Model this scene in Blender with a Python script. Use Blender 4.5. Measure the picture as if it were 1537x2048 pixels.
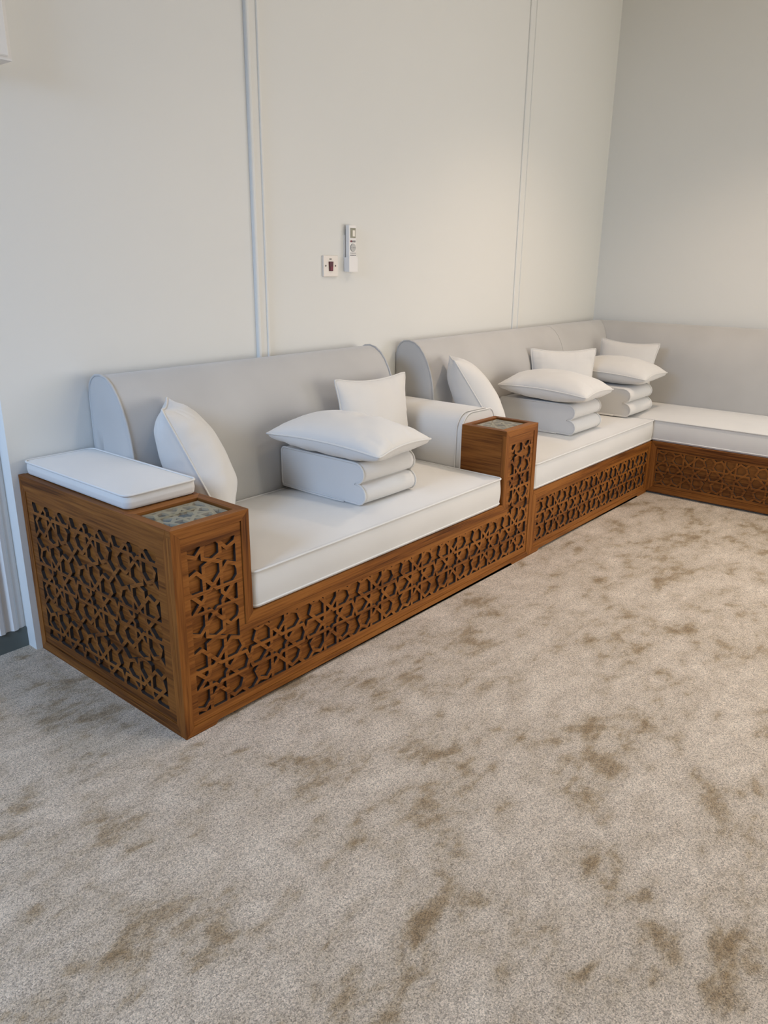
import bpy, bmesh, math, random
from mathutils import Vector, Matrix, noise
from mathutils.geometry import delaunay_2d_cdt

SC = bpy.context.scene
COL = SC.collection
for _o in list(bpy.data.objects):
    bpy.data.objects.remove(_o)
random.seed(4)

# ------------------------------------------------------------------ camera
cd = bpy.data.cameras.new('camera')
cam = bpy.data.objects.new('camera', cd)
COL.objects.link(cam)
cd.sensor_fit = 'VERTICAL'
cd.sensor_height = 24.0
cd.lens = 24.0 * 1529.64 / 2048.0
cd.clip_start = 0.02
R_ = Vector((0.645, -0.7641, 0.0102)).normalized()
B_ = Vector((-0.7279, -0.6102, 0.3128)).normalized()
U_ = B_.cross(R_).normalized()
R_ = U_.cross(B_)
cam.matrix_world = Matrix(((R_.x, U_.x, B_.x, -1.0277), (R_.y, U_.y, B_.y, -2.3568),
                           (R_.z, U_.z, B_.z, 1.2521), (0, 0, 0, 1)))
SC.camera = cam

# ------------------------------------------------------------------ world and light
SC.view_settings.view_transform = 'Standard'
SC.view_settings.look = 'None'
SC.view_settings.gamma = 1.0
SC.view_settings.use_curve_mapping = False
SC.view_settings.exposure = -0.02
w = bpy.data.worlds.new('world')
SC.world = w
w.use_nodes = True
w.node_tree.nodes['Background'].inputs[0].default_value = (0.2, 0.42, 1.0, 1)
w.node_tree.nodes['Background'].inputs[1].default_value = 0.2


def area(name, loc, target, sx, sy, power, color, spread=180):
    l = bpy.data.lights.new(name, 'AREA')
    l.shape = 'RECTANGLE'
    l.size = sx
    l.size_y = sy
    l.energy = power
    l.color = color
    l.spread = math.radians(spread)
    o = bpy.data.objects.new(name, l)
    COL.objects.link(o)
    o.location = loc
    d = Vector(target) - Vector(loc)
    o.rotation_euler = d.to_track_quat('-Z', 'Y').to_euler()
    return o


# daylight through the wide window opposite the seating, and falling in through the doorway on the left
area('window_daylight', (2.25, -4.6, 1.0), (2.25, 0, 0.8), 2.1, 1.5, 46, (1.0, 0.93, 0.74))
area('added_side_daylight', (4.03, -3.4, 1.0), (0, -3.0, 0.8), 1.9, 1.5, 50, (0.82, 0.82, 0.94))  # unseen side window, added for cool fill from the right
area('doorway_daylight', (-3.7, -1.2, 2.75), (0.0, -0.45, 0.5), 1.5, 1.5, 155, (0.47, 0.675, 1.0))
# recessed ceiling lamps


def spot(name, loc, power, color, size=1.9):
    l = bpy.data.lights.new(name, 'SPOT')
    l.energy = power
    l.color = color
    l.spot_size = size
    l.spot_blend = 0.8
    l.shadow_soft_size = 0.09
    o = bpy.data.objects.new(name, l)
    COL.objects.link(o)
    o.location = loc


LAMPS = [(2.7, -1.25, 80, (1.0, 0.77, 0.57)), (2.7, -3.0, 76, (0.9, 0.95, 0.93)),
         (0.9, -1.25, 20, (1.0, 0.76, 0.52)), (0.9, -2.2, 46, (0.94, 0.96, 0.92))]
for lx, ly, lp, lc in LAMPS:
    spot('ceiling_lamp_light', (lx, ly, 2.9), lp, lc)

# ------------------------------------------------------------------ materials


def newmat(name):
    m = bpy.data.materials.new(name)
    m.use_nodes = True
    nt = m.node_tree
    bs = nt.nodes['Principled BSDF']
    return m, nt, bs


def ramp(nt, stops):
    r = nt.nodes.new('ShaderNodeValToRGB')
    e = r.color_ramp.elements
    e[0].position, e[0].color = stops[0][0], (*stops[0][1], 1)
    e[1].position, e[1].color = stops[-1][0], (*stops[-1][1], 1)
    for p, c in stops[1:-1]:
        k = e.new(p)
        k.color = (*c, 1)
    return r


def tex(nt, kind, scale, detail=3, rough=0.5, dist=0.0, vec=None):
    n = nt.nodes.new('ShaderNodeTexNoise')
    n.inputs['Scale'].default_value = scale
    n.inputs['Detail'].default_value = detail
    n.inputs['Roughness'].default_value = rough
    n.inputs['Distortion'].default_value = dist
    if vec is not None:
        nt.links.new(vec, n.inputs['Vector'])
    return n


def mapped(nt, scale, loc=(0, 0, 0)):
    tc = nt.nodes.new('ShaderNodeTexCoord')
    mp = nt.nodes.new('ShaderNodeMapping')
    mp.inputs['Scale'].default_value = scale
    mp.inputs['Location'].default_value = loc
    nt.links.new(tc.outputs['Object'], mp.inputs['Vector'])
    return mp.outputs['Vector']


def bump(nt, bs, height, strength, dist):
    b = nt.nodes.new('ShaderNodeBump')
    b.inputs['Strength'].default_value = strength
    b.inputs['Distance'].default_value = dist
    nt.links.new(height, b.inputs['Height'])
    nt.links.new(b.outputs['Normal'], bs.inputs['Normal'])
    return b


def wood(name, axis, tone=1.0):
    m, nt, bs = newmat(name)
    s = [14, 14, 14]
    s[axis] = 0.9
    v = mapped(nt, s, (3.1 * axis, 1.7, 0.4))
    big = tex(nt, 'n', 1.0, 3, 0.55, 1.2, v)
    s2 = [170, 170, 170]
    s2[axis] = 5
    fine = tex(nt, 'n', 1.0, 2, 0.6, 0.2, mapped(nt, s2))
    mx = nt.nodes.new('ShaderNodeMath')
    mx.operation = 'MULTIPLY_ADD'
    mx.inputs[1].default_value = 0.50
    nt.links.new(fine.outputs['Fac'], mx.inputs[0])
    m2 = nt.nodes.new('ShaderNodeMath')
    m2.operation = 'MULTIPLY'
    m2.inputs[1].default_value = 0.54
    nt.links.new(big.outputs['Fac'], m2.inputs[0])
    nt.links.new(m2.outputs[0], mx.inputs[2])
    t = tone
    r = ramp(nt, [(0.34, (0.075 * t, 0.024 * t, 0.006 * t)), (0.46, (0.185 * t, 0.063 * t, 0.013 * t)),
                  (0.56, (0.27 * t, 0.098 * t, 0.020 * t)), (0.72, (0.35 * t, 0.138 * t, 0.031 * t))])
    nt.links.new(mx.outputs[0], r.inputs[0])
    nt.links.new(r.outputs[0], bs.inputs['Base Color'])
    bs.inputs['Roughness'].default_value = 0.48
    bs.inputs['Specular IOR Level'].default_value = 0.14
    bump(nt, bs, fine.outputs['Fac'], 0.25, 0.0006)
    return m


WX, WY, WZ = wood('walnut_grain_along', 0, 0.96), wood('walnut_grain_across_shaded', 1, 0.76), wood('walnut_grain_upright', 2, 0.94)  # WY toned down: shade of the left-facing boards put into its colour


def fabric(name, col, rough=0.9, weave=1500, wr=0.0008, sheen=0.25, mottled=0.03):
    m, nt, bs = newmat(name)
    n1 = tex(nt, 'n', 3.5, 2, 0.5, 0, mapped(nt, (1, 1, 1)))
    lo = tuple(c * (1 - mottled * 1.4) for c in col)
    hi = tuple(min(1, c * (1 + mottled)) for c in col)
    r = ramp(nt, [(0.3, lo), (0.7, hi)])
    nt.links.new(n1.outputs['Fac'], r.inputs[0])
    nt.links.new(r.outputs[0], bs.inputs['Base Color'])
    bs.inputs['Roughness'].default_value = rough
    bs.inputs['Specular IOR Level'].default_value = 0.2
    bs.inputs['Sheen Weight'].default_value = sheen
    bs.inputs['Sheen Roughness'].default_value = 0.5
    n2 = tex(nt, 'n', weave, 1, 0.5, 0, mapped(nt, (1, 1, 1)))
    bump(nt, bs, n2.outputs['Fac'], 0.15, wr)
    return m


F_SEAT = fabric('seat_linen', (0.68, 0.665, 0.64))
F_PIL = fabric('pillow_cotton', (0.67, 0.655, 0.63), mottled=0.015)
F_BACK = fabric('backrest_velvet', (0.49, 0.48, 0.465), mottled=0.05, sheen=0.3)
F_BLOCK = fabric('block_velvet', (0.66, 0.645, 0.625), mottled=0.03)


def paint(name, col, bumpy=0.02):
    m, nt, bs = newmat(name)
    bs.inputs['Base Color'].default_value = (*col, 1)
    bs.inputs['Roughness'].default_value = 0.65
    bs.inputs['Specular IOR Level'].default_value = 0.25
    n = tex(nt, 'n', 60, 3, 0.6, 0, mapped(nt, (1, 1, 1)))
    bump(nt, bs, n.outputs['Fac'], bumpy, 0.002)
    return m


PAINT = paint('wall_paint', (0.745, 0.748, 0.722))
CEIL = paint('ceiling_paint', (0.78, 0.76, 0.72))
TRIMP = paint('trim_paint', (0.80, 0.79, 0.77), 0.01)
SKIRT = paint('grey_skirting_paint', (0.14, 0.16, 0.15), 0.01)
SKIRT.node_tree.nodes['Principled BSDF'].inputs['Roughness'].default_value = 0.4


def plain(name, col, rough=0.4, metal=0.0):
    m, nt, bs = newmat(name)
    bs.inputs['Base Color'].default_value = (*col, 1)
    bs.inputs['Roughness'].default_value = rough
    bs.inputs['Metallic'].default_value = metal
    n = tex(nt, 'n', 900, 1, 0.5, 0, mapped(nt, (1, 1, 1)))
    bump(nt, bs, n.outputs['Fac'], 0.03, 0.0002)
    return m


PLASTIC = plain('white_plastic', (0.80, 0.78, 0.75), 0.35)
IVORY = plain('ivory_plastic', (0.78, 0.72, 0.64), 0.35)
RED = plain('dark_red_rocker', (0.075, 0.002, 0.006), 0.5)
REDHI = plain('red_rocker_lens', (0.16, 0.006, 0.018), 0.5)
SCREEN = plain('olive_grey_display', (0.27, 0.26, 0.18), 0.15)
PALE = plain('pale_screen_glint', (0.80, 0.76, 0.66), 0.3)
DARK = plain('dark_print', (0.06, 0.06, 0.065), 0.5)
GREY = plain('grey_print', (0.25, 0.25, 0.25), 0.5)
MIDGREY = plain('pale_grey_button', (0.5, 0.5, 0.48), 0.5)
SCREW = plain('screw_metal', (0.10, 0.09, 0.07), 0.4, 0.6)
CHAR = plain('scorched_cut_edge', (0.028, 0.021, 0.018), 0.7)
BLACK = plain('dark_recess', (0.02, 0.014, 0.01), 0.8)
INLAY = plain('slate_inlay', (0.045, 0.055, 0.065), 0.6)
INLAYWOOD = plain('pale_inlay_wood', (0.40, 0.28, 0.18), 0.5)
m = bpy.data.materials.new('clear_glass')
m.use_nodes = True
nt = m.node_tree
nt.nodes.clear()
out = nt.nodes.new('ShaderNodeOutputMaterial')
mixs = nt.nodes.new('ShaderNodeMixShader')
trn = nt.nodes.new('ShaderNodeBsdfTransparent')
trn.inputs['Color'].default_value = (0.90, 0.95, 0.94, 1)
gls = nt.nodes.new('ShaderNodeBsdfGlossy')
gls.inputs['Roughness'].default_value = 0.04
frs = nt.nodes.new('ShaderNodeFresnel')
frs.inputs['IOR'].default_value = 1.5
geo = nt.nodes.new('ShaderNodeNewGeometry')
inv = nt.nodes.new('ShaderNodeMath')
inv.operation = 'SUBTRACT'
inv.inputs[0].default_value = 1.0
fac = nt.nodes.new('ShaderNodeMath')
fac.operation = 'MULTIPLY'
nt.links.new(geo.outputs['Backfacing'], inv.inputs[1])
nt.links.new(inv.outputs[0], fac.inputs[0])
nt.links.new(frs.outputs[0], fac.inputs[1])
nt.links.new(fac.outputs[0], mixs.inputs[0])
nt.links.new(trn.outputs[0], mixs.inputs[1])
nt.links.new(gls.outputs[0], mixs.inputs[2])
nt.links.new(mixs.outputs[0], out.inputs['Surface'])
GLASS = m
m, nt, bs = newmat('glass_edge')
bs.inputs['Base Color'].default_value = (0.25, 0.42, 0.36, 1)
bs.inputs['Roughness'].default_value = 0.1
GLASSEDGE = m

# carpet: cut pile, the shade of its brushed directions painted into the colour
m, nt, bs = newmat('cut_pile_carpet')
vb = mapped(nt, (1, 1.25, 1))
big = tex(nt, 'n', 3.6, 7, 0.66, 0.25, vb)
mid = tex(nt, 'n', 11.0, 4, 0.6, 0.3, mapped(nt, (0.8, 1.5, 1), (5, 2, 0)))
add = nt.nodes.new('ShaderNodeMath')
add.operation = 'MULTIPLY_ADD'
add.inputs[1].default_value = 0.45
nt.links.new(mid.outputs['Fac'], add.inputs[0])
m2 = nt.nodes.new('ShaderNodeMath')
m2.operation = 'MULTIPLY'
m2.inputs[1].default_value = 0.60
nt.links.new(big.outputs['Fac'], m2.inputs[0])
nt.links.new(m2.outputs[0], add.inputs[2])
r1 = ramp(nt, [(0.385, (0.30, 0.20, 0.10)), (0.44, (0.41, 0.305, 0.19)), (0.49, (0.535, 0.43, 0.315)),
               (0.55, (0.60, 0.49, 0.375)), (0.66, (0.70, 0.585, 0.46))])
nt.links.new(add.outputs[0], r1.inputs[0])
fine = tex(nt, 'n', 380, 2, 0.75, 0, mapped(nt, (1, 1, 1)))
r2 = ramp(nt, [(0.34, (0.38, 0.37, 0.36)), (0.48, (0.95, 0.95, 0.95)), (0.66, (1.35, 1.35, 1.36))])
nt.links.new(fine.outputs['Fac'], r2.inputs[0])
vor = nt.nodes.new('ShaderNodeTexVoronoi')
vor.inputs['Scale'].default_value = 330
nt.links.new(mapped(nt, (1, 1, 1)), vor.inputs['Vector'])
tuft = nt.nodes.new('ShaderNodeSeparateColor')
nt.links.new(vor.outputs['Color'], tuft.inputs[0])
r3 = ramp(nt, [(0.0, (0.50, 0.49, 0.48)), (0.35, (0.92, 0.92, 0.92)), (1.0, (1.38, 1.38, 1.39))])
nt.links.new(tuft.outputs[0], r3.inputs[0])
mul = nt.nodes.new('ShaderNodeMixRGB')
mul.blend_type = 'MULTIPLY'
mul.inputs[0].default_value = 0.70
nt.links.new(r1.outputs[0], mul.inputs[1])
nt.links.new(r2.outputs[0], mul.inputs[2])
mul2 = nt.nodes.new('ShaderNodeMixRGB')
mul2.blend_type = 'MULTIPLY'
mul2.inputs[0].default_value = 0.80
nt.links.new(mul.outputs[0], mul2.inputs[1])
nt.links.new(r3.outputs[0], mul2.inputs[2])
nt.links.new(mul2.outputs[0], bs.inputs['Base Color'])
bs.inputs['Roughness'].default_value = 0.95
bs.inputs['Specular IOR Level'].default_value = 0.1
bs.inputs['Sheen Weight'].default_value = 0.2
bump(nt, bs, fine.outputs['Fac'], 0.8, 0.006)
CARPET = m

# ------------------------------------------------------------------ object helpers


def link(name, bm, mat, parent=None, smooth=False, kind=None):
    me = bpy.data.meshes.new(name)
    bmesh.ops.recalc_face_normals(bm, faces=bm.faces[:])
    bm.to_mesh(me)
    bm.free()
    for mt in (mat if isinstance(mat, (list, tuple)) else [mat]):
        me.materials.append(mt)
    if smooth:
        for p in me.polygons:
            p.use_smooth = True
    o = bpy.data.objects.new(name, me)
    COL.objects.link(o)
    if parent is not None:
        o.parent = parent
        # meshes are written in room coordinates: move them into the parent's frame
        pm = world_of(parent)
        me.transform(pm.inverted())
    if kind:
        o['kind'] = kind
    return o


def world_of(o):
    mt = o.matrix_basis.copy()
    while o.parent is not None:
        o = o.parent
        mt = o.matrix_basis @ mt
    return mt


def thing(name, label, cat, loc, group=None):
    o = bpy.data.objects.new(name, None)
    o.empty_display_size = 0.05
    COL.objects.link(o)
    o.location = loc
    o['label'] = label
    o['category'] = cat
    if group:
        o['group'] = group
    return o


def box(bm, x0, x1, y0, y1, z0, z1):
    v = [bm.verts.new(p) for p in ((x0, y0, z0), (x1, y0, z0), (x1, y1, z0), (x0, y1, z0),
                                   (x0, y0, z1), (x1, y0, z1), (x1, y1, z1), (x0, y1, z1))]
    fs = []
    for f in ((0, 3, 2, 1), (4, 5, 6, 7), (0, 1, 5, 4), (1, 2, 6, 5), (2, 3, 7, 6), (3, 0, 4, 7)):
        fs.append(bm.faces.new([v[i] for i in f]))
    return v, fs


def bevel_all(bm, r, seg=2):
    bmesh.ops.bevel(bm, geom=bm.edges[:], offset=r, segments=seg, profile=0.5, affect='EDGES')


def boxobj(name, mat, parent, x0, x1, y0, y1, z0, z1, bev=0.0, kind=None):
    bm = bmesh.new()
    box(bm, x0, x1, y0, y1, z0, z1)
    if bev:
        bevel_all(bm, bev)
    return link(name, bm, mat, parent, False, kind)


def prism(bm, pts, thick, tf):
    """pts: outline in a 2D plane; tf(a, b, d) -> 3D point; d is depth behind the face."""
    n = len(pts)
    f = [bm.verts.new(tf(a, b, 0)) for a, b in pts]
    k = [bm.verts.new(tf(a, b, thick)) for a, b in pts]
    bm.faces.new(f)
    bm.faces.new(list(reversed(k)))
    for i in range(n):
        j = (i + 1) % n
        bm.faces.new((f[i], k[i], k[j], f[j]))


def tube(bm, pts, r, n=8, closed=False):
    m = len(pts)
    P = [Vector(p) for p in pts]
    rings = []
    ref = None
    for i in range(m):
        if closed:
            t = P[(i + 1) % m] - P[(i - 1) % m]
        else:
            t = P[min(i + 1, m - 1)] - P[max(i - 1, 0)]
        if t.length < 1e-9:
            t = Vector((1, 0, 0))
        t.normalize()
        if ref is None:
            ref = t.orthogonal().normalized()
        ref = (ref - t * ref.dot(t))
        if ref.length < 1e-6:
            ref = t.orthogonal()
        ref.normalize()
        b = t.cross(ref)
        rings.append([bm.verts.new(P[i] + (ref * math.cos(a) + b * math.sin(a)) * r)
                      for a in [2 * math.pi * k / n for k in range(n)]])
    rng = range(m) if closed else range(m - 1)
    for i in rng:
        A, B = rings[i], rings[(i + 1) % m]
        off = 0
        if closed and i == m - 1:
            off = min(range(n), key=lambda q: (A[0].co - B[q].co).length)
        for k in range(n):
            bm.faces.new((A[k], A[(k + 1) % n], B[(k + 1 + off) % n], B[(k + off) % n]))
    if not closed:
        bm.faces.new(list(reversed(rings[0])))
        bm.faces.new(rings[-1])


def rrect(x0, x1, y0, y1, r, n=5):
    out = []
    for cx, cy, a0 in ((x1 - r, y0 + r, -90), (x1 - r, y1 - r, 0), (x0 + r, y1 - r, 90), (x0 + r, y0 + r, 180)):
        for k in range(n + 1):
            a = math.radians(a0 + 90 * k / n)
            out.append((cx + r * math.cos(a), cy + r * math.sin(a)))
    return out


# ------------------------------------------------------------------ the fretwork pattern
PP = 0.2250   # rosette spacing
DD = 0.0288   # half gap between the two straps that pass each rosette
BW = 0.0106   # strap width


def rot(p, a):
    c, s = math.cos(a), math.sin(a)
    return (p[0] * c - p[1] * s, p[0] * s + p[1] * c)


def ccw(p):
    A = sum(p[i][0] * p[(i + 1) % len(p)][1] - p[(i + 1) % len(p)][0] * p[i][1] for i in range(len(p)))
    return p if A > 0 else p[::-1]


def inset(poly, d):
    poly = ccw(poly)
    n = len(poly)
    out = []
    L = []
    for i in range(n):
        a, b = Vector(poly[i]), Vector(poly[(i + 1) % n])
        t = (b - a).normalized()
        nn = Vector((-t.y, t.x))
        L.append((a + nn * d, t))
    for i in range(n):
        p, t = L[i - 1]
        q, s = L[i]
        den = t.x * s.y - t.y * s.x
        if abs(den) < 1e-6:
            out.append(tuple(q))
            continue
        k = ((q.x - p.x) * s.y - (q.y - p.y) * s.x) / den
        out.append((p.x + t.x * k, p.y + t.y * k))
    return out


def pattern(P=PP, d=DD, bw=BW):
    """holes of one repeat, relative to the rosette's centre."""
    k45 = math.pi / 4
    lx = P / 2 - d * math.tan(math.radians(22.5))
    holes = []
    star = []
    for k in range(8):
        star.append(rot((1.41421 * d, 0), k * k45))
        star.append(rot((1.0824 * d, 0), k * k45 + k45 / 2))
    holes.append(star)
    for k in range(8):
        a = k * k45
        kite = [rot((1.0824 * d, 0), math.radians(22.5)), (1.41421 * d, 0), (2.41421 * d, d), rot((1.41421 * d, 0), k45)]
        holes.append([rot(p, a) for p in kite])
        pet = [(1.41421 * d, 0), (2.41421 * d, d), (lx, d), (P / 2, 0), (lx, -d), (2.41421 * d, -d)]
        holes.append([rot(p, a) for p in pet])
    c1 = rot((lx, -d), k45)
    t1 = rot((P / 2, 0), k45)
    cell = [(2.41421 * d, d), (lx, d), (P / 2, 0), (P - lx, d), (P - 2.41421 * d, d),
            (P - c1[0], c1[1]), (P - t1[0], t1[1]), (P / 2, P / 2), t1, c1]
    cen = (P / 2, P / 2)
    for k in range(4):
        holes.append([(cen[0] + q[0], cen[1] + q[1]) for q in
                      [rot((p[0] - cen[0], p[1] - cen[1]), k * math.pi / 2) for p in cell]])
    return [inset(h, bw / 2) for h in holes]


def pip(x, y, poly):
    c = False
    n = len(poly)
    j = n - 1
    for i in range(n):
        xi, yi = poly[i]
        xj, yj = poly[j]
        if (yi > y) != (yj > y) and x < (xj - xi) * (y - yi) / (yj - yi) + xi:
            c = not c
        j = i
    return c


def lattice(outer, border, x0, z0, tf, thick, P=PP, d=DD, bw=BW):
    """a pierced board: outer outline, fretwork confined to border; returns a bmesh."""
    base = pattern(P, d, bw)
    xs = [p[0] for p in border]
    zs = [p[1] for p in border]
    holes = []
    for i in range(math.floor((min(xs) - x0) / P) - 1, math.ceil((max(xs) - x0) / P) + 2):
        for j in range(math.floor((min(zs) - z0) / P) - 1, math.ceil((max(zs) - z0) / P) + 2):
            for h in base:
                hh = [(p[0] + x0 + i * P, p[1] + z0 + j * P) for p in h]
                if max(p[0] for p in hh) < min(xs) or min(p[0] for p in hh) > max(xs):
                    continue
                if max(p[1] for p in hh) < min(zs) or min(p[1] for p in hh) > max(zs):
                    continue
                holes.append(hh)
    V, E = [], []

    def addp(poly):
        b = len(V)
        V.extend(Vector(p) for p in poly)
        E.extend((b + i, b + (i + 1) % len(poly)) for i in range(len(poly)))
    addp(outer)
    addp(border)
    for h in holes:
        addp(h)
    ov, oe, of, _, _, _ = delaunay_2d_cdt(V, E, [], 0, 1e-5)
    bbs = [(min(p[0] for p in h), max(p[0] for p in h), min(p[1] for p in h), max(p[1] for p in h), h) for h in holes]
    keep = []
    for f in of:
        cx = sum(ov[i].x for i in f) / 3
        cy = sum(ov[i].y for i in f) / 3
        if not pip(cx, cy, outer):
            continue
        if pip(cx, cy, border) and any(a <= cx <= b and e <= cy <= g and pip(cx, cy, h) for a, b, e, g, h in bbs):
            continue
        keep.append(f)
    bm = bmesh.new()
    fr, bk = {}, {}
    cnt = {}
    for f in keep:
        for i in f:
            if i not in fr:
                fr[i] = bm.verts.new(tf(ov[i].x, ov[i].y, 0))
                bk[i] = bm.verts.new(tf(ov[i].x, ov[i].y, thick))
        bm.faces.new([fr[i] for i in f])
        for a, b in ((f[0], f[1]), (f[1], f[2]), (f[2], f[0])):
            k = (min(a, b), max(a, b))
            cnt.setdefault(k, []).append((a, b))
    for k, l in cnt.items():
        if len(l) == 1:
            a, b = l[0]
            fc = bm.faces.new((fr[b], fr[a], bk[a], bk[b]))
            # scorched edge of every cut-out, plain edge round the outside
            mx_, my_ = (ov[a].x + ov[b].x) / 2, (ov[a].y + ov[b].y) / 2
            if min(xs) - 1e-4 <= mx_ <= max(xs) + 1e-4 and min(zs) - 1e-4 <= my_ <= max(zs) + 1e-4:
                fc.material_index = 1
    return bm


def board(outer, tf, thick):
    """a plain board of any outline."""
    V = [Vector(p) for p in outer]
    ov, oe, of, _, _, _ = delaunay_2d_cdt(V, [(i, (i + 1) % len(V)) for i in range(len(V))], [], 0, 1e-6)
    keep = [f for f in of if pip(sum(ov[i].x for i in f) / 3, sum(ov[i].y for i in f) / 3, outer)]
    bm = bmesh.new()
    A = [bm.verts.new(tf(v.x, v.y, 0)) for v in ov]
    B = [bm.verts.new(tf(v.x, v.y, thick)) for v in ov]
    for f in keep:
        bm.faces.new([A[i] for i in f])
        bm.faces.new([B[i] for i in reversed(f)])
    n = len(outer)
    for i in range(n):
        j = (i + 1) % n
        bm.faces.new((A[i], B[i], B[j], A[j]))
    return bm


def offset_ring(outer, d):
    return inset(outer, d)


def frame_pieces(parent, outer, d, thick, tf, mats, bottom_cut=None):
    """mitred boards round a closed outline, one object each. mats(i, a, b) gives the grain."""
    outer = ccw(outer)
    inn = offset_ring(outer, d)
    n = len(outer)
    for i in range(n):
        j = (i + 1) % n
        a, b = outer[i], outer[j]
        horiz = abs(a[0] - b[0]) > abs(a[1] - b[1])
        pts = [a, b, inn[j], inn[i]]
        if bottom_cut and horiz and a[1] < 0.02 and b[1] < 0.02:
            lo, hi, hgt = bottom_cut
            pts = [a, (lo, a[1]), (lo + 0.012, a[1] + hgt), (hi - 0.012, a[1] + hgt), (hi, a[1]), b, inn[j], inn[i]]
        # leave a hairline at the mitre
        bm = bmesh.new()
        prism(bm, inset(pts, 0.00025), thick, tf)
        bmesh.ops.triangulate(bm, faces=[f for f in bm.faces if len(f.verts) > 4])
        link('frame_rail' if horiz else 'frame_stile', bm, mats[0] if horiz else mats[1], parent)
    return inn


# ------------------------------------------------------------------ room shell
XW, XL, YB, ZC = 3.976, -1.75, -4.55, 2.95


def struct(name, bm, mat):
    return link(name, bm, mat, None, False, 'structure')


bm = bmesh.new()
box(bm, XL, XW + 0.2, YB, 0.3, -0.06, 0.0)
struct('floor', bm, CARPET)
bm = bmesh.new()
box(bm, XL, XW + 0.2, YB, 0.3, ZC, ZC + 0.1)
struct('ceiling', bm, CEIL)
bm = bmesh.new()
box(bm, -0.020, XW + 0.2, 0.0, 0.3, 0, ZC)
struct('wall_back', bm, PAINT)
bm = bmesh.new()
box(bm, XL, -0.020, 0.060, 0.3, 0, ZC)
struct('wall_back_recess', bm, PAINT)


def pierced_wall(name, axis, lo, hi, fixed, thick, o0, o1, z0, z1):
    bm = bmesh.new()

    def b(a0, a1, zz0, zz1):
        if a1 - a0 < 1e-4 or zz1 - zz0 < 1e-4:
            return
        if axis == 0:
            box(bm, a0, a1, fixed, fixed + thick, zz0, zz1)
        else:
            box(bm, fixed, fixed + thick, a0, a1, zz0, zz1)
    b(lo, o0, 0, ZC)
    b(o1, hi, 0, ZC)
    b(o0, o1, 0, z0)
    b(o0, o1, z1, ZC)
    struct(name, bm, PAINT)


pierced_wall('wall_front', 0, XL, XW + 0.2, YB - 0.15, 0.15, 1.2, 3.3, 0.25, 1.75)
pierced_wall('wall_right', 1, YB, 0.0, XW, 0.2, -4.35, -2.45, 0.25, 1.75)  # opening added here for the side daylight
pierced_wall('wall_left', 1, YB, 0.3, XL - 0.15, 0.15, -2.0, -0.12, 0.0, 2.3)

# vertical mouldings that divide the long wall


def vmould(name, x, prof):
    """prof: list of (dx, protrusion) along x; a closed strip against the wall."""
    bm = bmesh.new()
    pts = [(x + a, -p) for a, p in prof]
    lo = [bm.verts.new((a, b, 0.0)) for a, b in pts]
    hi = [bm.verts.new((a, b, ZC)) for a, b in pts]
    n = len(pts)
    for i in range(n):
        j = (i + 1) % n
        bm.faces.new((lo[i], lo[j], hi[j], hi[i]))
    bm.faces.new(lo)
    bm.faces.new(list(reversed(hi)))
    struct(name, bm, PAINT)


PROF = [(-0.002, -0.002), (-0.002, 0.013), (0.001, 0.016), (0.008, 0.017), (0.012, 0.014), (0.013, 0.009),
        (0.046, 0.009), (0.047, 0.013), (0.050, 0.015), (0.056, 0.014), (0.058, 0.010), (0.064, 0.006), (0.066, -0.002)]
vmould('trim_1', 0.994, PROF)
vmould('trim_2', 2.908, [(0.0, -0.002), (0.0, 0.006), (0.004, 0.009), (0.010, 0.009), (0.013, 0.005),
                         (0.052, 0.005), (0.054, 0.010), (0.060, 0.010), (0.064, 0.006), (0.066, -0.002)])

# fluted moulding in the recess to the left of the seating, over the grey skirting
bm = bmesh.new()
x = -0.022
pts = [(x, -0.058)]
steps = [(0.000, 0.000), (0.010, 0.004), (0.022, 0.004), (0.030, 0.012), (0.042, 0.013), (0.050, 0.004), (0.064, 0.003),
         (0.072, 0.013), (0.086, 0.014), (0.094, 0.004), (0.118, 0.003), (0.126, 0.012), (0.150, 0.012), (0.160, 0.0)]
prof = [(x - a, 0.0615 - p - 0.003) for a, p in steps]
prof = [(x, 0.065)] + prof + [(x - 0.16, 0.065)]
lo = [bm.verts.new((a, b, 0.070)) for a, b in prof]
hi = [bm.verts.new((a, b, ZC)) for a, b in prof]
for i in range(len(prof)):
    j = (i + 1) % len(prof)
    bm.faces.new((lo[i], lo[j], hi[j], hi[i]))
bm.faces.new(lo)
bm.faces.new(list(reversed(hi)))
struct('trim_3', bm, TRIMP)
bm = bmesh.new()
box(bm, XL, -0.021, 0.052, 0.0605, 0.0, 0.069)
struct('baseboard_left', bm, SKIRT)

# moulded surround high on the wall at the left
bm = bmesh.new()
box(bm, -0.9, 0.111, -0.074, -0.0002, 1.752, 2.9)
struct('trim_4', bm, TRIMP)
bm = bmesh.new()
box(bm, -0.9, 0.101, -0.082, -0.0742, 1.760, 2.9)
bevel_all(bm, 0.003, 1)
struct('trim_5', bm, TRIMP)

# ------------------------------------------------------------------ bench bases
S, H, W1, L1 = 0.297, 0.605, 0.2535, 1.843
DF = 0.8


def tfx(y0):
    return lambda a, b, d: (a, y0 + d, b)


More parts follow.
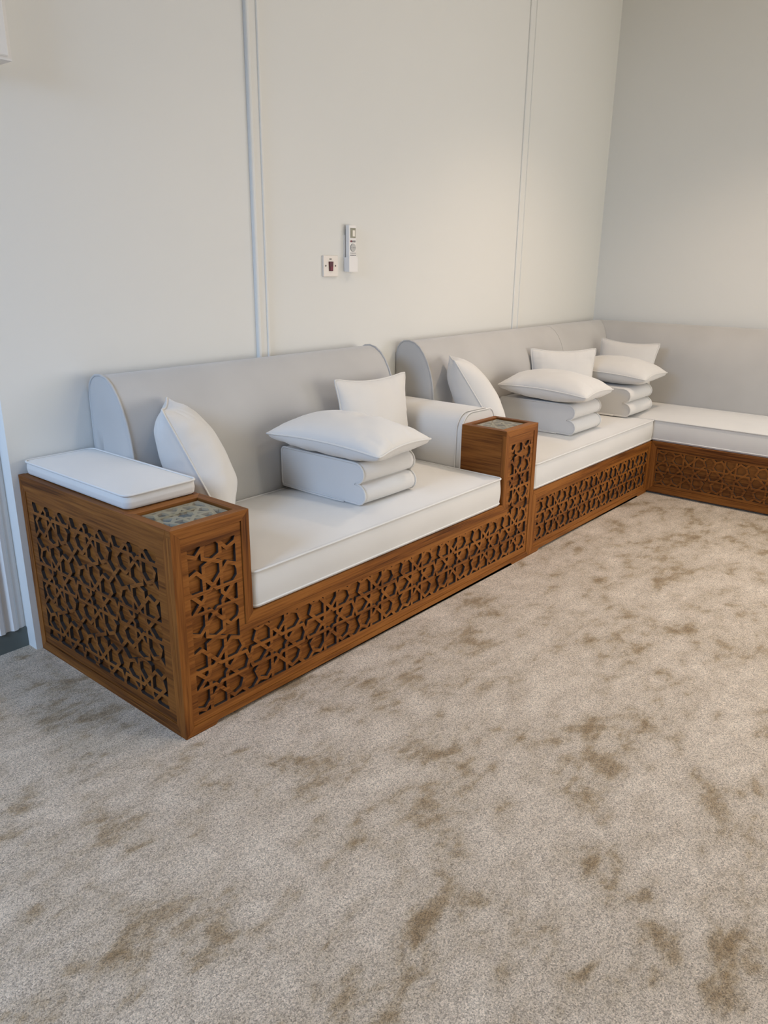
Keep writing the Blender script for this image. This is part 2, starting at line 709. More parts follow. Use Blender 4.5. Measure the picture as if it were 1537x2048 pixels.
def insert_top(parent, x0, x1, y0, y1):
    """glazed fretwork let into the top of an arm box."""
    bx = boxobj('inlay_board', INLAY, parent, x0, x1, y0, y1, H - 0.022, H - 0.016)
    f = lambda a, b, d: (a, b, H - 0.009 - d)
    outer = [(x0 + .0005, y0 + .0005), (x1 - .0005, y0 + .0005), (x1 - .0005, y1 - .0005), (x0 + .0005, y1 - .0005)]
    bd = [(x0 + 0.008, y0 + 0.008), (x1 - 0.008, y0 + 0.008), (x1 - 0.008, y1 - 0.008), (x0 + 0.008, y1 - 0.008)]
    bm = lattice(outer, bd, (x0 + x1) / 2, (y0 + y1) / 2, f, 0.0065, P=0.160, d=0.0235, bw=0.0105)
    link('inlay_lattice', bm, (INLAYWOOD, INLAYWOOD), parent)
    boxobj('glass_pane', GLASS, parent, x0 + .001, x1 - .001, y0 + .001, y1 - .001, H - 0.0085, H - 0.0045)


def top_ring(parent, x0, x1, y0, y1, ix0, ix1, iy0, iy1):
    z = H
    tf = lambda a, b, d: (a, b, z - d)
    O = [(x0, y0), (x1, y0), (x1, y1), (x0, y1)]
    I = [(ix0, iy0), (ix1, iy0), (ix1, iy1), (ix0, iy1)]
    for i in range(4):
        j = (i + 1) % 4
        bm = bmesh.new()
        prism(bm, inset([O[i], O[j], I[j], I[i]], 0.0002), 0.02, tf)
        link('top_rail', bm, WX if i % 2 == 0 else WY, parent)


b1 = thing('bench', 'long walnut fretwork bench with an arm box at each end, nearest the camera', 'bench',
           (0.92, -0.4, 0.0), 'walnut fretwork benches')
FR = 0.028
out1 = [(0, 0), (L1, 0), (L1, H), (L1 - W1, H), (L1 - W1, S), (W1, S), (W1, H), (0, H)]
inn1 = frame_pieces(b1, out1, FR, 0.020, tfx(-DF), (WX, WZ), (0.10, 1.70, 0.011))
pan1 = inset(inn1, 0.0012)
bord1 = [(0.048, 0.055), (1.796, 0.055), (1.796, 0.541), (1.639, 0.541), (1.639, 0.243), (0.204, 0.243), (0.204, 0.541), (0.048, 0.541)]
bm = lattice(pan1, bord1, 0.1235, 0.1535, tfx(-DF + 0.003), 0.010, P=0.2255)
link('lattice_panel', bm, (WX, CHAR), b1)
bm = board(pan1, tfx(-DF + 0.0132), 0.005)
link('backing_board', bm, WX, b1)
# left end panel
tfs = lambda a, b, d: (0.0 + d, a, b)
outs = [(-DF + 0.0202, 0), (-0.002, 0), (-0.002, H), (-DF + 0.0202, H)]
# end board shows in full at the front corner: its stile covers the edge of the front frame
inns = [(-0.762, 0.034), (-0.031, 0.034), (-0.031, 0.556), (-0.762, 0.556)]
O, I = [(-DF + 0.0202, 0), (-0.002, 0), (-0.002, H), (-DF + 0.0202, H)], inns
for i in range(4):
    j = (i + 1) % 4
    bm = bmesh.new()
    prism(bm, inset([O[i], O[j], I[j], I[i]], 0.0002), 0.020, tfs)
    link('frame_rail' if i % 2 == 0 else 'frame_stile', bm, WY if i % 2 == 0 else WZ, b1)
pans = inset(inns, 0.0012)
bm = lattice(pans, [(-0.727, 0.064), (-0.064, 0.064), (-0.064, 0.529), (-0.727, 0.529)], -0.171, 0.0705,
             lambda a, b, d: (0.002 + d, a, b), 0.010, P=0.2255)
link('lattice_panel', bm, (WY, CHAR), b1)
bm = bmesh.new()
prism(bm, pans, 0.005, lambda a, b, d: (0.0122 + d, a, b))
link('backing_board', bm, WY, b1)
# left arm box: glazed top, inner side, platform for the pad
top_ring(b1, 0.0, W1, -DF, -0.583, 0.025, 0.223, -0.772, -0.615)
insert_top(b1, 0.025, 0.223, -0.772, -0.615)
boxobj('inner_side_panel', WY, b1, W1 - 0.018, W1, -DF + 0.0205, -0.003, S - 0.02, H - 0.0205)
boxobj('arm_platform', WY, b1, 0.0205, W1 - 0.0002, -0.5825, -0.003, H - 0.02, H - 0.001)
boxobj('arm_divider', WX, b1, 0.0205, W1 - 0.019, -0.60, -0.5835, S, H - 0.0205)
# right arm box
xr = L1 - W1
top_ring(b1, xr, L1 - 0.0005, -DF, -0.583, 1.620, 1.818, -0.765, -0.608)
insert_top(b1, 1.620, 1.818, -0.765, -0.608)
boxobj('inner_side_panel', WY, b1, xr, xr + 0.018, -DF + 0.0205, -0.583, S - 0.02, H - 0.0205)
boxobj('outer_side_panel', WY, b1, L1 - 0.0185, L1 - 0.0005, -DF + 0.0205, -0.583, 0.012, H - 0.0205)
boxobj('arm_back_panel', WX, b1, xr + 0.0182, L1 - 0.019, -0.600, -0.583, S, H - 0.0205)
# deck under the cushions
boxobj('seat_deck', WX, b1, 0.0205, L1 - 0.019, -DF + 0.0205, -0.003, S - 0.040, S - 0.021)
boxobj('cushion_ledge', WX, b1, W1 + 0.0002, xr - 0.0002, -DF + 0.0205, -0.003, S - 0.0205, S - 0.0005)
boxobj('back_rail', WX, b1, 0.0205, L1 - 0.019, -0.022, -0.003, 0.0, S - 0.0405)

b2 = thing('bench', 'low walnut fretwork bench along the long wall, running into the corner', 'bench',
           (2.5, -0.4, 0.0), 'walnut fretwork benches')
X2 = 3.169
S2 = 0.301
out2 = [(L1 + .0005, 0), (X2, 0), (X2, S2), (L1 + .0005, S2)]
inn2 = frame_pieces(b2, out2, 0.032, 0.020, tfx(-DF), (WX, WZ), (1.92, 3.05, 0.011))
pan2 = inset(inn2, 0.0012)
bm = lattice(pan2, [(1.892, 0.055), (3.150, 0.055), (3.150, 0.248), (1.892, 0.248)], 2.086, 0.1525, tfx(-DF + 0.003), 0.010, P=0.2255)
link('lattice_panel', bm, (WX, CHAR), b2)
bm = bmesh.new()
prism(bm, pan2, 0.005, tfx(-DF + 0.0132))
link('backing_board', bm, WX, b2)
boxobj('seat_deck', WX, b2, L1 + .0005, X2 - 0.0005, -DF + 0.0205, -0.003, S2 - 0.022, S2 - 0.001)
boxobj('end_panel', WY, b2, L1 + .0005, L1 + 0.018, -DF + 0.0205, -0.003, 0.0, S2 - 0.0225)

b3 = thing('bench', 'walnut fretwork bench along the short right-hand wall, its front in shade', 'bench',
           (3.57, -1.4, 0.0), 'walnut fretwork benches')
YE = -2.38
tf3 = lambda a, b, d: (X2 + d, a, b)
out3 = [(YE, 0.012), (-DF - 0.0005, 0.012), (-DF - 0.0005, S2), (YE, S2)]
inn3 = frame_pieces(b3, out3, 0.034, 0.020, tf3, (WY, WZ), None)
pan3 = inset(inn3, 0.0012)
bm = lattice(pan3, [(YE + 0.07, 0.062), (-0.842, 0.062), (-0.842, 0.252), (YE + 0.07, 0.252)], -1.018, 0.158,
             lambda a, b, d: (X2 + 0.002 + d, a, b), 0.009, P=0.2185)
link('lattice_panel', bm, (WY, CHAR), b3)
bm = bmesh.new()
prism(bm, pan3, 0.005, lambda a, b, d: (X2 + 0.0112 + d, a, b))
link('backing_board', bm, WY, b3)
boxobj('seat_deck', WY, b3, X2 + 0.0205, XW - 0.003, YE, -0.003, S2 - 0.022, S2 - 0.001)
boxobj('end_panel', WX, b3, X2 + 0.0205, XW - 0.003, YE, YE + 0.018, 0.012, S2 - 0.0225)
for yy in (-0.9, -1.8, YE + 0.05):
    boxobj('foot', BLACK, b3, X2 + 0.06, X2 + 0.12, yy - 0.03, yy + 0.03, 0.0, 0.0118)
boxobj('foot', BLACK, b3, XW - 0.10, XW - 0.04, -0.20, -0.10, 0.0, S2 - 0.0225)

# ------------------------------------------------------------------ upholstery


def boxed_cushion(name, label, cat, group, x0, x1, y0, y1, z0, z1, crown, mat, r=0.018, pr=0.0038, lower=True, sag=0.0):
    """seat cushion: straight boxing, piped seams, a slightly domed top."""
    t = thing(name, label, cat, ((x0 + x1) / 2, (y0 + y1) / 2, z0), group)
    bm = bmesh.new()
    ring_prev = None
    n = 6
    rc = 0.02

    def ring(ins, z):
        return [(a, b, z) for a, b in rrect(x0 + ins, x1 - ins, y0 + ins, y1 - ins, max(rc - ins * 0.3, 0.006), 4)]
    levels = [(0.005, z0), (0.001, z0 + 0.003), (0.0, z0 + 0.009)]
    for k in range(1, 6):
        f = k / 6
        levels.append((-0.03 * (z1 - z0) * math.sin(math.pi * f), z0 + 0.012 + (z1 - 0.012 - z0 - 0.012) * f))
    levels += [(0.0, z1 - 0.006), (0.002, z1)]
    rows = []
    for ins, z in levels:
        rows.append([bm.verts.new(p) for p in ring(ins, z)])
    for A, B in zip(rows, rows[1:]):
        m_ = len(A)
        for i in range(m_):
            bm.faces.new((A[i], A[(i + 1) % m_], B[(i + 1) % m_], B[i]))
    bm.faces.new(list(reversed(rows[0])))
    # domed top: concentric rings
    last = rows[-1]
    cx, cy = (x0 + x1) / 2, (y0 + y1) / 2
    hx, hy = (x1 - x0) / 2, (y1 - y0) / 2
    base = [(v.co.x, v.co.y) for v in last]
    for ins in (0.008, 0.02, 0.045, 0.09, 0.15, 0.22):
        if ins > min(hx, hy) * 0.93:
            break
        cur = []
        for (a, b) in base:
            a2 = cx + (a - cx) * (hx - ins) / hx
            b2_ = cy + (b - cy) * (hy - ins) / hy
            q = min(1, ins / 0.20)
            z = z1 + crown * (1 - (1 - q) ** 2.4)
            z += 0.0012 * noise.noise(Vector((a2 * 6, b2_ * 6, z0 * 10 + x0)))
            cur.append(bm.verts.new((a2, b2_, z)))
        m_ = len(last)
        for i in range(m_):
            bm.faces.new((last[i], last[(i + 1) % m_], cur[(i + 1) % m_], cur[i]))
        last = cur
    m_ = len(last)
    q_ = m_ // 4
    # the four corner arcs face each other: close the middle with quads from one end arc to the other
    c0, c1, c2, c3 = last[0:q_], last[q_:2 * q_], last[2 * q_:3 * q_], last[3 * q_:4 * q_]
    right = c0 + c1
    left = c3[::-1] + c2[::-1]
    left = (c2 + c3)[::-1]
    for i in range(len(right) - 1):
        bm.faces.new((right[i], right[i + 1], left[i + 1], left[i]))
    link('cover', bm, mat, t, True)
    bm = bmesh.new()
    tube(bm, ring(-0.001, z1), pr, 8, True)
    link('piping', bm, mat, t, True)
    if lower:
        bm = bmesh.new()
        tube(bm, ring(-0.0005, z0 + 0.010), pr * 0.8, 8, True)
        link('piping', bm, mat, t, True)
    return t


SG = 'off-white seat cushions on the benches'
boxed_cushion('seat_cushion', 'long off-white seat cushion on the nearest bench, between its two arm boxes', 'cushion', SG,
              W1 + 0.0065, xr - 0.008, -0.796, -0.2475, S + 0.0005, 0.412, 0.0155, F_SEAT)
boxed_cushion('seat_cushion', 'off-white seat cushion on the middle bench, right of the glass-topped arm box', 'cushion', SG,
              L1 + 0.0065, X2 + 0.010, -0.796, -0.2475, S2 + 0.0005, 0.418, 0.013, F_SEAT)
boxed_cushion('seat_cushion', 'off-white seat cushion running out of the picture along the right-hand wall', 'cushion', SG,
              X2 + 0.018, 3.728, YE + 0.03, -0.250, S2 + 0.0005, 0.418, 0.013, F_SEAT)
boxed_cushion('arm_pad', 'thin off-white pad lying on the left arm of the nearest bench', 'cushion', None,
              0.020, W1 - 0.002, -0.577, -0.012, H + 0.0005, 0.646, 0.015, F_SEAT, pr=0.0036, lower=False)

# backrests: a rolled profile swept along the wall
BP = [(-0.241, 0.3015), (-0.241, 0.43), (-0.238, 0.52), (-0.234, 0.60), (-0.229, 0.66), (-0.221, 0.71), (-0.208, 0.757), (-0.190, 0.80), (-0.168, 0.838),
      (-0.142, 0.866), (-0.112, 0.885), (-0.082, 0.892), (-0.052, 0.889), (-0.030, 0.877), (-0.014, 0.856), (-0.006, 0.82), (-0.004, 0.74),
      (-0.004, 0.55), (-0.004, 0.3015)]


def sweep_back(parent, along, ends, mat, axis='x', bulge=(1, 1), name='cover'):
    """along = list of positions; ends = functions giving the offset at each end from the profile."""
    bm = bmesh.new()
    rows = []
    n = len(along)
    for k, s in enumerate(along):
        row = []
        for (p, z) in BP:
            a = s
            if k == 0 and ends[0]:
                a = ends[0](p, z)
            if k == n - 1 and ends[1]:
                a = ends[1](p, z)
            q = p
            wob = 0.002 * noise.noise(Vector((a * 3, z * 4, 1.3))) if 0 < k < n - 1 else 0
            row.append(bm.verts.new((a, q + wob, z) if axis == 'x' else (XW + q + wob, a, z)))
        rows.append(row)
    m_ = len(BP)
    for A, B in zip(rows, rows[1:]):
        for i in range(m_ - 1):
            bm.faces.new((A[i], A[i + 1], B[i + 1], B[i]))
        bm.faces.new((A[m_ - 1], A[0], B[0], B[m_ - 1]))
    for row, bu, sgn in ((rows[0], bulge[0], -1), (rows[-1], bulge[1], 1)):
        if bu:
            # softly padded end
            cy = sum(v.co.y for v in row) / m_
            cz = sum(v.co.z for v in row) / m_
            cxx = sum(v.co.x for v in row) / m_
            prev = row
            for f, o in ((0.93, 0.005), (0.75, 0.009), (0.4, 0.010)):
                cur = []
                for v in row:
                    if axis == 'x':
                        cur.append(bm.verts.new((v.co.x + sgn * o, cy + (v.co.y - cy) * f, cz + (v.co.z - cz) * f)))
                    else:
                        cur.append(bm.verts.new((cxx + (v.co.x - cxx) * f, v.co.y + sgn * o, cz + (v.co.z - cz) * f)))
                for i in range(m_):
                    bm.faces.new((prev[i], prev[(i + 1) % m_], cur[(i + 1) % m_], cur[i]))
                prev = cur
            bm.faces.new(prev)
        else:
            bm.faces.new(row)
    for row in (rows[0], rows[-1]):
        for i in range(m_):
            e = bm.edges.get((row[i], row[(i + 1) % m_]))
            if e:
                e.smooth = False
    bmesh.ops.triangulate(bm, faces=[f for f in bm.faces if len(f.verts) > 4])
    return link(name, bm, mat, parent, True)


def end_piping(parent, a, axis='x'):
    bm = bmesh.new()
    pts = []
    for (p, z) in BP[1:-1]:
        pts.append((a, p - 0.002 if p < -0.1 else min(p, -0.0075), z + (0.002 if z > 0.85 else 0)))
    tube(bm, pts, 0.0042, 8)
    link('piping', bm, F_BACK, parent, True)


def lin(a, b, n):
    return [a + (b - a) * k / n for k in range(n + 1)]


t = thing('backrest', 'pale greige rolled backrest of the nearest bench, open at both ends', 'backrest', (0.92, -0.12, 0.3), 'rolled backrests')
sweep_back(t, lin(W1 + 0.0125, 1.5775, 14), (None, None), F_BACK)
end_piping(t, W1 + 0.0125)
end_piping(t, 1.5775)
t = thing('backrest', 'pale greige rolled backrest of the middle bench, behind two white cushion stacks', 'backrest', (2.5, -0.12, 0.3), 'rolled backrests')
sweep_back(t, lin(1.858, 3.168, 14), (None, None), F_BACK, bulge=(1, 0))
end_piping(t, 1.858)
t = thing('corner_backrest', 'pale greige backrest turning the corner and running along the right-hand wall', 'backrest', (3.8, -0.5, 0.3), 'rolled backrests')
sweep_back(t, lin(3.1705, 3.7, 6) + [3.8], (None, lambda p, z: XW - 0.0005 + p), F_BACK, bulge=(0, 0), name='long_wall_section')
sweep_back(t, [YE + 0.02] + lin(YE + 0.1, -0.3, 16) + [-0.1], (None, lambda p, z: p - 0.0005), F_BACK, axis='y', bulge=(1, 0), name='short_wall_section')

# upholstered arm between the two benches
t = thing('upholstered_arm', 'off-white padded arm with rounded top behind the right-hand walnut arm box', 'armrest', (1.716, -0.3, 0.3))
ax0, ax1 = 1.5925, 1.8405
bx0 = (ax0 + ax1) / 2
prof = [(ax0 + 0.004, 0.300), (ax0, 0.33), (ax0 - 0.002, 0.45), (ax0, 0.55)]
for k in range(7):
    a = math.pi - math.pi / 2 * k / 6
    prof.append((ax0 + 0.075 + 0.075 * math.cos(a), 0.570 + 0.075 * math.sin(a)))
for k in range(1, 7):
    a = math.pi / 2 - math.pi / 2 * k / 6
    prof.append((ax1 - 0.05 + 0.05 * math.cos(a), 0.592 + 0.052 * math.sin(a)))
prof += [(ax1, 0.45), (ax1 - 0.003, 0.300)]


def swept_xz(bm, prof, ys, taper=None):
    rows = []
    for k, y in enumerate(ys):
        f = taper(k, len(ys)) if taper else 0
        cx = sum(p[0] for p in prof) / len(prof)
        cz = sum(p[1] for p in prof) / len(prof)
        rows.append([bm.verts.new((p[0] + (cx - p[0]) * f, y, p[1] + (cz - p[1]) * f * 0.6)) for p in prof])
    m_ = len(prof)
    for A, B in zip(rows, rows[1:]):
        for i in range(m_):
            bm.faces.new((A[i], A[(i + 1) % m_], B[(i + 1) % m_], B[i]))
    bm.faces.new(rows[0])
    bm.faces.new(list(reversed(rows[-1])))
    for row in (rows[0], rows[-1]):
        for i in range(m_):
            e = bm.edges.get((row[i], row[(i + 1) % m_]))
            if e:
                e.smooth = False
    bmesh.ops.triangulate(bm, faces=[f for f in bm.faces if len(f.verts) > 4])


bm = bmesh.new()
swept_xz(bm, prof, [-0.005] + lin(-0.05, -0.545, 8) + [-0.552], lambda k, n: 0.01 if k == n - 1 else 0)
link('cover', bm, F_PIL, t, True)
bm = bmesh.new()
swept_xz(bm, [(x_ + (0.003 if x_ < bx0 else -0.003), z_ - (0.004 if z_ > 0.5 else 0)) for x_, z_ in prof], [-0.5525, -0.556, -0.576, -0.5815],
         lambda k, n: 0.02 if k == n - 1 else 0)
link('front_band', bm, F_PIL, t, True)
for yy in (-0.5535, -0.5795):
    bm = bmesh.new()
    tube(bm, [(x_ + (-0.001 if x_ < bx0 else 0), yy, z_ + (0.001 if z_ > 0.5 else 0)) for x_, z_ in prof], 0.0033, 8)
    link('piping', bm, F_PIL, t, True)


# ------------------------------------------------------------------ armrest blocks with a double-rolled front
def roll_profile(yb, yf, z0, z1):
    r = (z1 - z0) / 4
    zc1, zc2 = z0 + r, z1 - r
    p = []
    rb = 0.016
    for k in range(5):
        a = math.pi / 2 * k / 4
        p.append((yb - rb + rb * math.sin(math.pi / 2 - a), z0 + rb - rb * math.cos(math.pi / 2 - a)) if False else
                 (yb - rb + rb * math.cos(a - math.pi / 2), z0 + rb + rb * math.sin(a - math.pi / 2)))
    for k in range(5):
        a = math.pi / 2 * k / 4
        p.append((yb - rb + rb * math.cos(a), z1 - rb + rb * math.sin(a)))
    # upper roll
    yu = yf + 0.008
    ru = r * 1.0
    p.append((yu + ru + 0.10, z1 + 0.001))
    for k in range(9):
        a = math.pi / 2 + math.pi * 0.93 * k / 8
        p.append((yu + ru * 1.12 + ru * 1.12 * math.cos(a), zc2 + ru * math.sin(a)))
    p.append((yf + 0.047, (z0 + z1) / 2))
    for k in range(9):
        a = math.pi / 2 + 0.07 * math.pi + math.pi * 0.93 * k / 8
        p.append((yf + r * 1.12 + r * 1.12 * math.cos(a), zc1 + r * math.sin(a)))
    return p


def block(label, x0, x1, yb, yf, z0, z1):
    t = thing('armrest_block', label, 'armrest', ((x0 + x1) / 2, (yb + yf) / 2, z0), 'double-rolled armrest blocks')
    pr = roll_profile(yb, yf, z0, z1)
    cy = sum(p[0] for p in pr) / len(pr)
    cz = sum(p[1] for p in pr) / len(pr)
    bm = bmesh.new()
    xs = [x0, x0 + 0.02] + lin(x0 + 0.06, x1 - 0.06, 4) + [x1 - 0.02, x1]
    rows = []
    for k, x in enumerate(xs):
        u = (x - x0) / (x1 - x0)
        s = 1 + 0.010 * math.sin(math.pi * u)
        rows.append([bm.verts.new((x, cy + (p[0] - cy) * s, max(z0, cz + (p[1] - cz) * s))) for p in pr])
    m_ = len(pr)
    for A, B in zip(rows, rows[1:]):
        for i in range(m_):
            bm.faces.new((A[i], A[(i + 1) % m_], B[(i + 1) % m_], B[i]))
    bm.faces.new(rows[0])
    bm.faces.new(list(reversed(rows[-1])))
    bmesh.ops.triangulate(bm, faces=[f for f in bm.faces if len(f.verts) > 4])
    o = link('cover', bm, F_BLOCK, t, False)
    for p in o.data.polygons:
        p.use_smooth = abs(p.normal.x) < 0.7
    for x in (x0, x1):
        bm = bmesh.new()
        tube(bm, [(x, p[0], max(p[1], z0 + 0.0042)) for p in pr], 0.0042, 8, True)
        link('piping', bm, F_BLOCK, t, True)
    # loose flap of cover that sticks out underneath on the left
    bm = bmesh.new()
    tube(bm, [(x0 - 0.008, yb - 0.01, z0 + 0.0035), (x0 - 0.013, (yb * .6 + yf * .4), z0 + 0.0035), (x0 - 0.011, yf + 0.13, z0 + 0.0035),
              (x0 - 0.0075, yf + 0.095, z0 + 0.0035)], 0.003, 8)
    link('flap_piping', bm, F_BLOCK, t, True)
    return t


ZB = 0.4295
block('grey-sided double-rolled armrest block on the nearest bench, under a dented white pillow', 0.884, 1.170, -0.246, -0.668, ZB, 0.580)
block('double-rolled armrest block at the middle of the middle bench, under a plump pillow', 2.420, 2.708, -0.255, -0.690, ZB + .004, 0.582)
block('double-rolled armrest block nearest the room corner, under a pillow, farthest from the camera', 3.062, 3.36, -0.255, -0.700, ZB + .004, 0.588)


# ------------------------------------------------------------------ pillows
def pillow(label, M, wd, ht, th, seed, group, droop=0.0, dent=None, flat=0.0, pinch=0.07, wrinkle=0.0025, warp=None, full=(0.62, 0.62)):
    t = thing('pillow', label, 'pillow', M.translation, group)
    N = 44
    bm = bmesh.new()

    def outline(u, v):
        k = max(0.0, abs(u) + abs(v) - 1.86) * 0.16      # blunt the very tips of the corners
        u, v = u * (1 - k), v * (1 - k)
        return (wd / 2 * u * (1 - pinch * (1 - v * v) * abs(u) ** 1.5), ht / 2 * v * (1 - pinch * (1 - u * u) * abs(v) ** 1.5))

    def place(x, y, z):
        if warp:
            x, y, z = warp(x, y, z)
        u, v = 2 * x / wd, 2 * y / ht
        z -= droop * (u * u * v * v)
        return M @ Vector((x, y, z))

    def hgt(u, v, side):
        a = max(0.0, 1 - abs(u) ** 2.2)
        b = max(0.0, 1 - abs(v) ** 2.2)
        ex = full[0] if side > 0 else full[1]
        h = th / 2 * (a ** ex) * (b ** ex)
        x, y = outline(u, v)
        e = 1 - a * b
        wn = noise.noise(Vector((x * 14 + seed, y * 14, seed * 3.1 + side)))
        w2 = noise.noise(Vector((x * 45 + seed, y * 45, seed * 1.7 + side)))
        cr = (noise.noise(Vector((v * 9 + seed, side * 3.0, seed))) * math.exp(-(1 - abs(u)) / 0.16)
              + noise.noise(Vector((u * 9 + seed, side * 5.0, seed + 7))) * math.exp(-(1 - abs(v)) / 0.16))
        h += cr * wrinkle * 2.6 * min(1, a * b * 5)
        h += (wn * wrinkle * 1.6 + w2 * wrinkle * 0.5 * e) * min(1, a * b * 6)
        if side > 0 and dent:
            for (du, dv, su, sv, dep) in dent:
                h -= dep * math.exp(-((u - du) / su) ** 2 - ((v - dv) / sv) ** 2)
        if side < 0 and flat:
            h = min(h, flat)
        return max(h, 0.0)
    s = [-1 + 2 * i / N for i in range(N + 1)]
    s = [math.copysign(abs(q) ** 0.75, q) for q in s]
    top, bot = {}, {}
    for i, u in enumerate(s):
        for j, v in enumerate(s):
            x, y = outline(u, v)
            edge = i in (0, N) or j in (0, N)
            top[i, j] = bm.verts.new(place(x, y, 0 if edge else hgt(u, v, 1)))
            bot[i, j] = top[i, j] if edge else bm.verts.new(place(x, y, -hgt(u, v, -1)))
    for i in range(N):
        for j in range(N):
            bm.faces.new((top[i, j], top[i + 1, j], top[i + 1, j + 1], top[i, j + 1]))
            bm.faces.new((bot[i, j], bot[i, j + 1], bot[i + 1, j + 1], bot[i + 1, j]))
    link('cover', bm, F_PIL, t, True)
    loop = [(u, -1) for u in s] + [(1, v) for v in s[1:]] + [(u, 1) for u in reversed(s[:-1])] + [(-1, v) for v in reversed(s[1:-1])]
    bm = bmesh.new()
    pts = []
    for u, v in loop:
        x, y = outline(u, v)
        pts.append(place(x, y, 0))
    tube(bm, pts, 0.0034, 8, True)
    link('piping', bm, F_PIL, t, True)
    return t


def frame(center, u, n):
    """matrix with local X along u and local Z along n."""
    u = Vector(u).normalized()
    n = Vector(n)
    n = (n - u * n.dot(u)).normalized()
    v = n.cross(u)
    M = Matrix(((u.x, v.x, n.x, center[0]), (u.y, v.y, n.y, center[1]), (u.z, v.z, n.z, center[2]), (0, 0, 0, 1)))
    return M


PG = 'white scatter pillows on the benches'
# lying flat on the blocks
pillow('white pillow lying flat on the nearest block, with a dent in its top', frame((0.990, -0.499, 0.651), (1, 0.15, -0.01), (0, -0.05, 1)),
       0.372, 0.490, 0.140, 1.0, PG, droop=0.012, flat=0.066, full=(0.56, 0.36), pinch=0.05, wrinkle=0.003, dent=[(0.30, -0.10, 0.30, 0.10, 0.020), (0.62, -0.42, 0.09, 0.28, 0.012)])
pillow('white pillow lying flat on the middle block, crisp piped corners', frame((2.535, -0.509, 0.656), (1, 0.06, 0), (0, -0.04, 1)),
       0.365, 0.485, 0.145, 2.0, PG, droop=0.012, flat=0.068, full=(0.56, 0.36), pinch=0.05, wrinkle=0.003)
pillow('white pillow lying flat on the block nearest the room corner', frame((3.290, -0.500, 0.662), (1, 0.06, 0), (0, -0.04, 1)),
       0.400, 0.475, 0.145, 3.0, PG, droop=0.012, flat=0.068, full=(0.56, 0.36), pinch=0.05, wrinkle=0.003)
# standing against the backrests


def standing(label, tl, tr, ht, lean, th, seed, zb=0.44, **k):
    a, b = Vector(tl), Vector(tr)
    u = (b - a)
    wd = u.length
    u.normalize()
    nh = Vector((u.y, -u.x, 0)).normalized()      # faces away from the wall
    dn = Vector((0, 0, -1)) * math.cos(lean) + nh * math.sin(lean)
    c = (a + b) / 2 + dn * ht / 2
    n = u.cross(-dn)
    return pillow(label, frame(c, u, n), wd, ht, th, seed, PG, **k)


standing('white pillow propped against the backrest behind the nearest cushion stack', (1.118, -0.292, 0.812), (1.553, -0.300, 0.801), 0.380, math.radians(9), 0.125, 4.0, pinch=0.12)
standing('white pillow propped up at an angle between the two far cushion stacks', (2.765, -0.215, 0.801), (3.038, -0.478, 0.801), 0.370, math.radians(6), 0.105, 5.0, pinch=0.11)
standing('white pillow propped in the far corner against the right-hand backrest', (3.580, -0.248, 0.807), (3.582, -0.625, 0.798), 0.365, math.radians(12), 0.12, 6.0, pinch=0.11)
# leaning against the arms, seen edge-on


def leaning(label, T, u, alpha, wd, ht, th, seed, **k):
    u = Vector(u).normalized()
    g = Vector((u.y, -u.x, 0))
    dn = Vector((0, 0, -1)) * math.cos(alpha) + g * math.sin(alpha)
    c = Vector(T) + u * wd / 2 + dn * ht / 2
    n = u.cross(-dn)
    return pillow(label, frame(c, u, n), wd, ht, th, seed, PG, **k)


leaning('white pillow leaning on the left arm pad of the nearest bench, creased at its corner', (0.277, -0.389, 0.822), (0.62, 0.78, 0), math.radians(24), 0.235, 0.432, 0.20, 7.0,
        wrinkle=0.005)
leaning('white pillow leaning on the padded arm between the two long-wall benches', (1.852, -0.345, 0.828), (0.74, 0.67, 0), math.radians(33), 0.19, 0.4682, 0.19, 8.0)

# ------------------------------------------------------------------ wall fittings
t = thing('wall_switch', 'square ivory cooker switch with dark red rocker, left of the remote', 'switch', (1.407, 0, 1.226))
bm = bmesh.new()
box(bm, 1.364, 1.450, -0.010, -0.0002, 1.184, 1.268)
bevel_all(bm, 0.0015, 2)
link('plate', bm, IVORY, t)
bm = bmesh.new()
prism(bm, [(1.3965, 1.206), (1.4155, 1.206), (1.418, 1.244), (1.394, 1.244)], 0.005, lambda a, b, d: (a, -0.0150 + d, b))
rk = link('rocker', bm, RED, t)
rk['label'] = 'dark red rocker'
bm = bmesh.new()
box(bm, 1.3995, 1.4135, -0.0158, -0.0151, 1.209, 1.224)
link('lens', bm, REDHI, rk)
boxobj('indicator', SCREW, t, 1.399, 1.411, -0.0112, -0.0101, 1.2515, 1.2565)
for sx in (1.376, 1.434):
    bm = bmesh.new()
    bmesh.ops.create_cone(bm, cap_ends=True, segments=14, radius1=0.0035, radius2=0.0035, depth=0.0015,
                          matrix=Matrix.Translation((sx, -0.0109, 1.227)) @ Matrix.Rotation(math.pi / 2, 4, 'X'))
    link('screw', bm, SCREW, t)

t = thing('remote_holder', 'small white plastic wall holder gripping the lower end of the remote', 'holder', (1.52, 0, 1.21))
bm = bmesh.new()
hx0, hx1, hz0, hz1 = 1.497, 1.551, 1.205, 1.262
box(bm, hx0, hx1, -0.004, -0.0002, hz0, hz1 + 0.09)
link('back_plate', bm, PLASTIC, t)
bm = bmesh.new()
box(bm, hx0, hx0 + 0.002, -0.030, -0.0042, hz0, hz1)
box(bm, hx1 - 0.002, hx1, -0.030, -0.0042, hz0, hz1)
box(bm, hx0, hx1, -0.030, -0.0042, hz0 - 0.002, hz0)
box(bm, hx0, hx1, -0.032, -0.030, hz0 - 0.002, hz1 + 0.002)
link('cup', bm, PLASTIC, t)

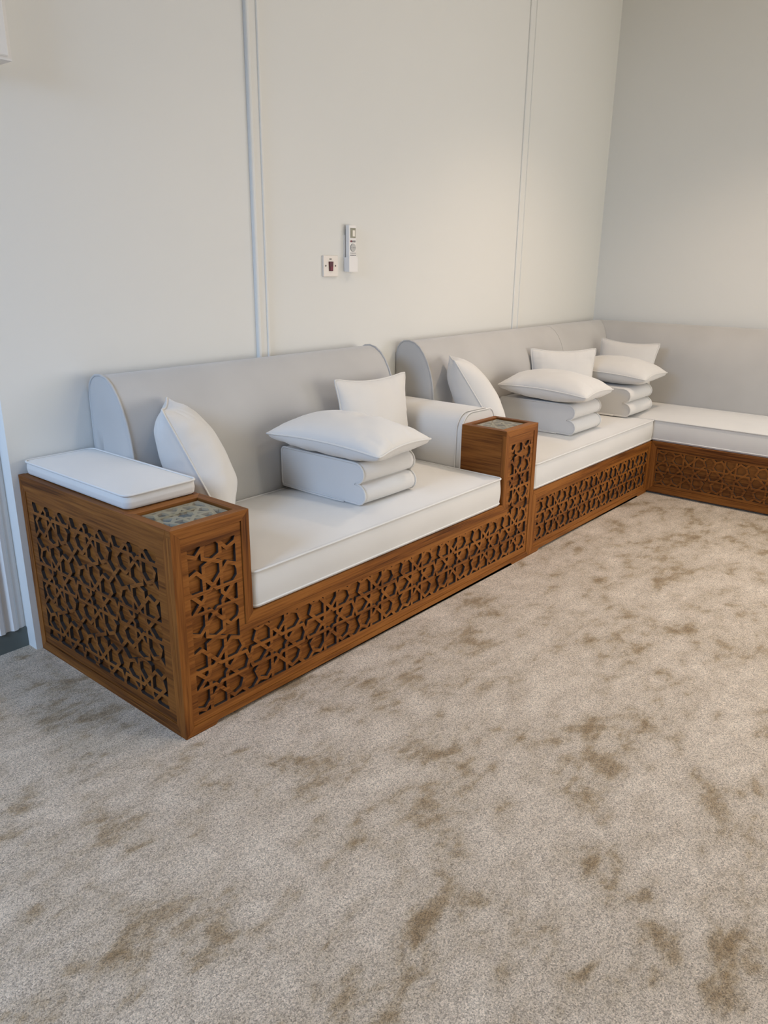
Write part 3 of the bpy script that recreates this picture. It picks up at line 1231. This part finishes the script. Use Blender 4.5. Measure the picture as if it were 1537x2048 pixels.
t = thing('remote_control', 'slim white air-conditioner remote control standing in its wall holder', 'remote', (1.524, -0.02, 1.21))
rx0, rx1 = 1.5005, 1.5475
yf = -0.0285
bm = bmesh.new()
box(bm, rx0, rx1, yf, -0.008, 1.2065, 1.392)
bevel_all(bm, 0.003, 2)
link('body', bm, PLASTIC, t)
sc_ = boxobj('display', SCREEN, t, rx0 + 0.008, rx1 - 0.007, yf - 0.0012, yf - 0.0001, 1.340, 1.380)
boxobj('display_glint', PALE, sc_, rx0 + 0.021, rx1 - 0.011, yf - 0.0016, yf - 0.0013, 1.346, 1.371)  # bright reflection on the display, painted as a pale patch
bm = bmesh.new()
bmesh.ops.create_cone(bm, cap_ends=True, segments=28, radius1=0.0165, radius2=0.0165, depth=0.002,
                      matrix=Matrix.Translation(((rx0 + rx1) / 2, yf - 0.001, 1.301)) @ Matrix.Rotation(math.pi / 2, 4, 'X'))
dp = link('dial_pad', bm, GREY, t)
bm = bmesh.new()
bmesh.ops.create_cone(bm, cap_ends=True, segments=28, radius1=0.0154, radius2=0.0154, depth=0.002,
                      matrix=Matrix.Translation(((rx0 + rx1) / 2, yf - 0.0018, 1.301)) @ Matrix.Rotation(math.pi / 2, 4, 'X'))
link('dial_face', bm, MIDGREY, dp)
for k in range(3):
    xx = (rx0 + rx1) / 2 + (k - 1) * 0.0095
    boxobj('button', DARK, t, xx - 0.0013, xx + 0.0013, yf - 0.0035, yf - 0.0029, 1.2995, 1.3025)
    bm = bmesh.new()
    bmesh.ops.create_cone(bm, cap_ends=True, segments=14, radius1=0.0042, radius2=0.0042, depth=0.002,
                          matrix=Matrix.Translation(((rx0 + rx1) / 2 + (k - 1) * 0.0115, yf - 0.001, 1.3265)) @ Matrix.Rotation(math.pi / 2, 4, 'X'))
    link('button', bm, REDHI if k == 0 else GREY, t)
for j, zz in enumerate((1.2790, 1.2705)):
    for k in range(4):
        xx = (rx0 + rx1) / 2 + (k - 1.5) * 0.009
        boxobj('button', GREY if j == 0 else DARK, t, xx - 0.003, xx + 0.003, yf - 0.0012, yf - 0.0001, zz - 0.0016, zz + 0.0016)

# ceiling lamp housings
for lx, ly, lp, lc in LAMPS:
    where = ('near' if ly < -2 else 'far') + (' right' if lx > 2 else ' left')
    t = thing('ceiling_lamp', 'small white recessed ceiling lamp, %s one of the four' % where, 'lamp', (lx, ly, 2.94), 'recessed ceiling lamps')
    bm = bmesh.new()
    ri, ro = [], []
    for k in range(28):
        a = 2 * math.pi * k / 28
        ri.append((lx + 0.045 * math.cos(a), ly + 0.045 * math.sin(a)))
        ro.append((lx + 0.062 * math.cos(a), ly + 0.062 * math.sin(a)))
    A = [bm.verts.new((a, b, ZC - 0.006)) for a, b in ri]
    B = [bm.verts.new((a, b, ZC - 0.0005)) for a, b in ro]
    for k in range(28):
        bm.faces.new((A[k], A[(k + 1) % 28], B[(k + 1) % 28], B[k]))
    link('rim', bm, PLASTIC, t)
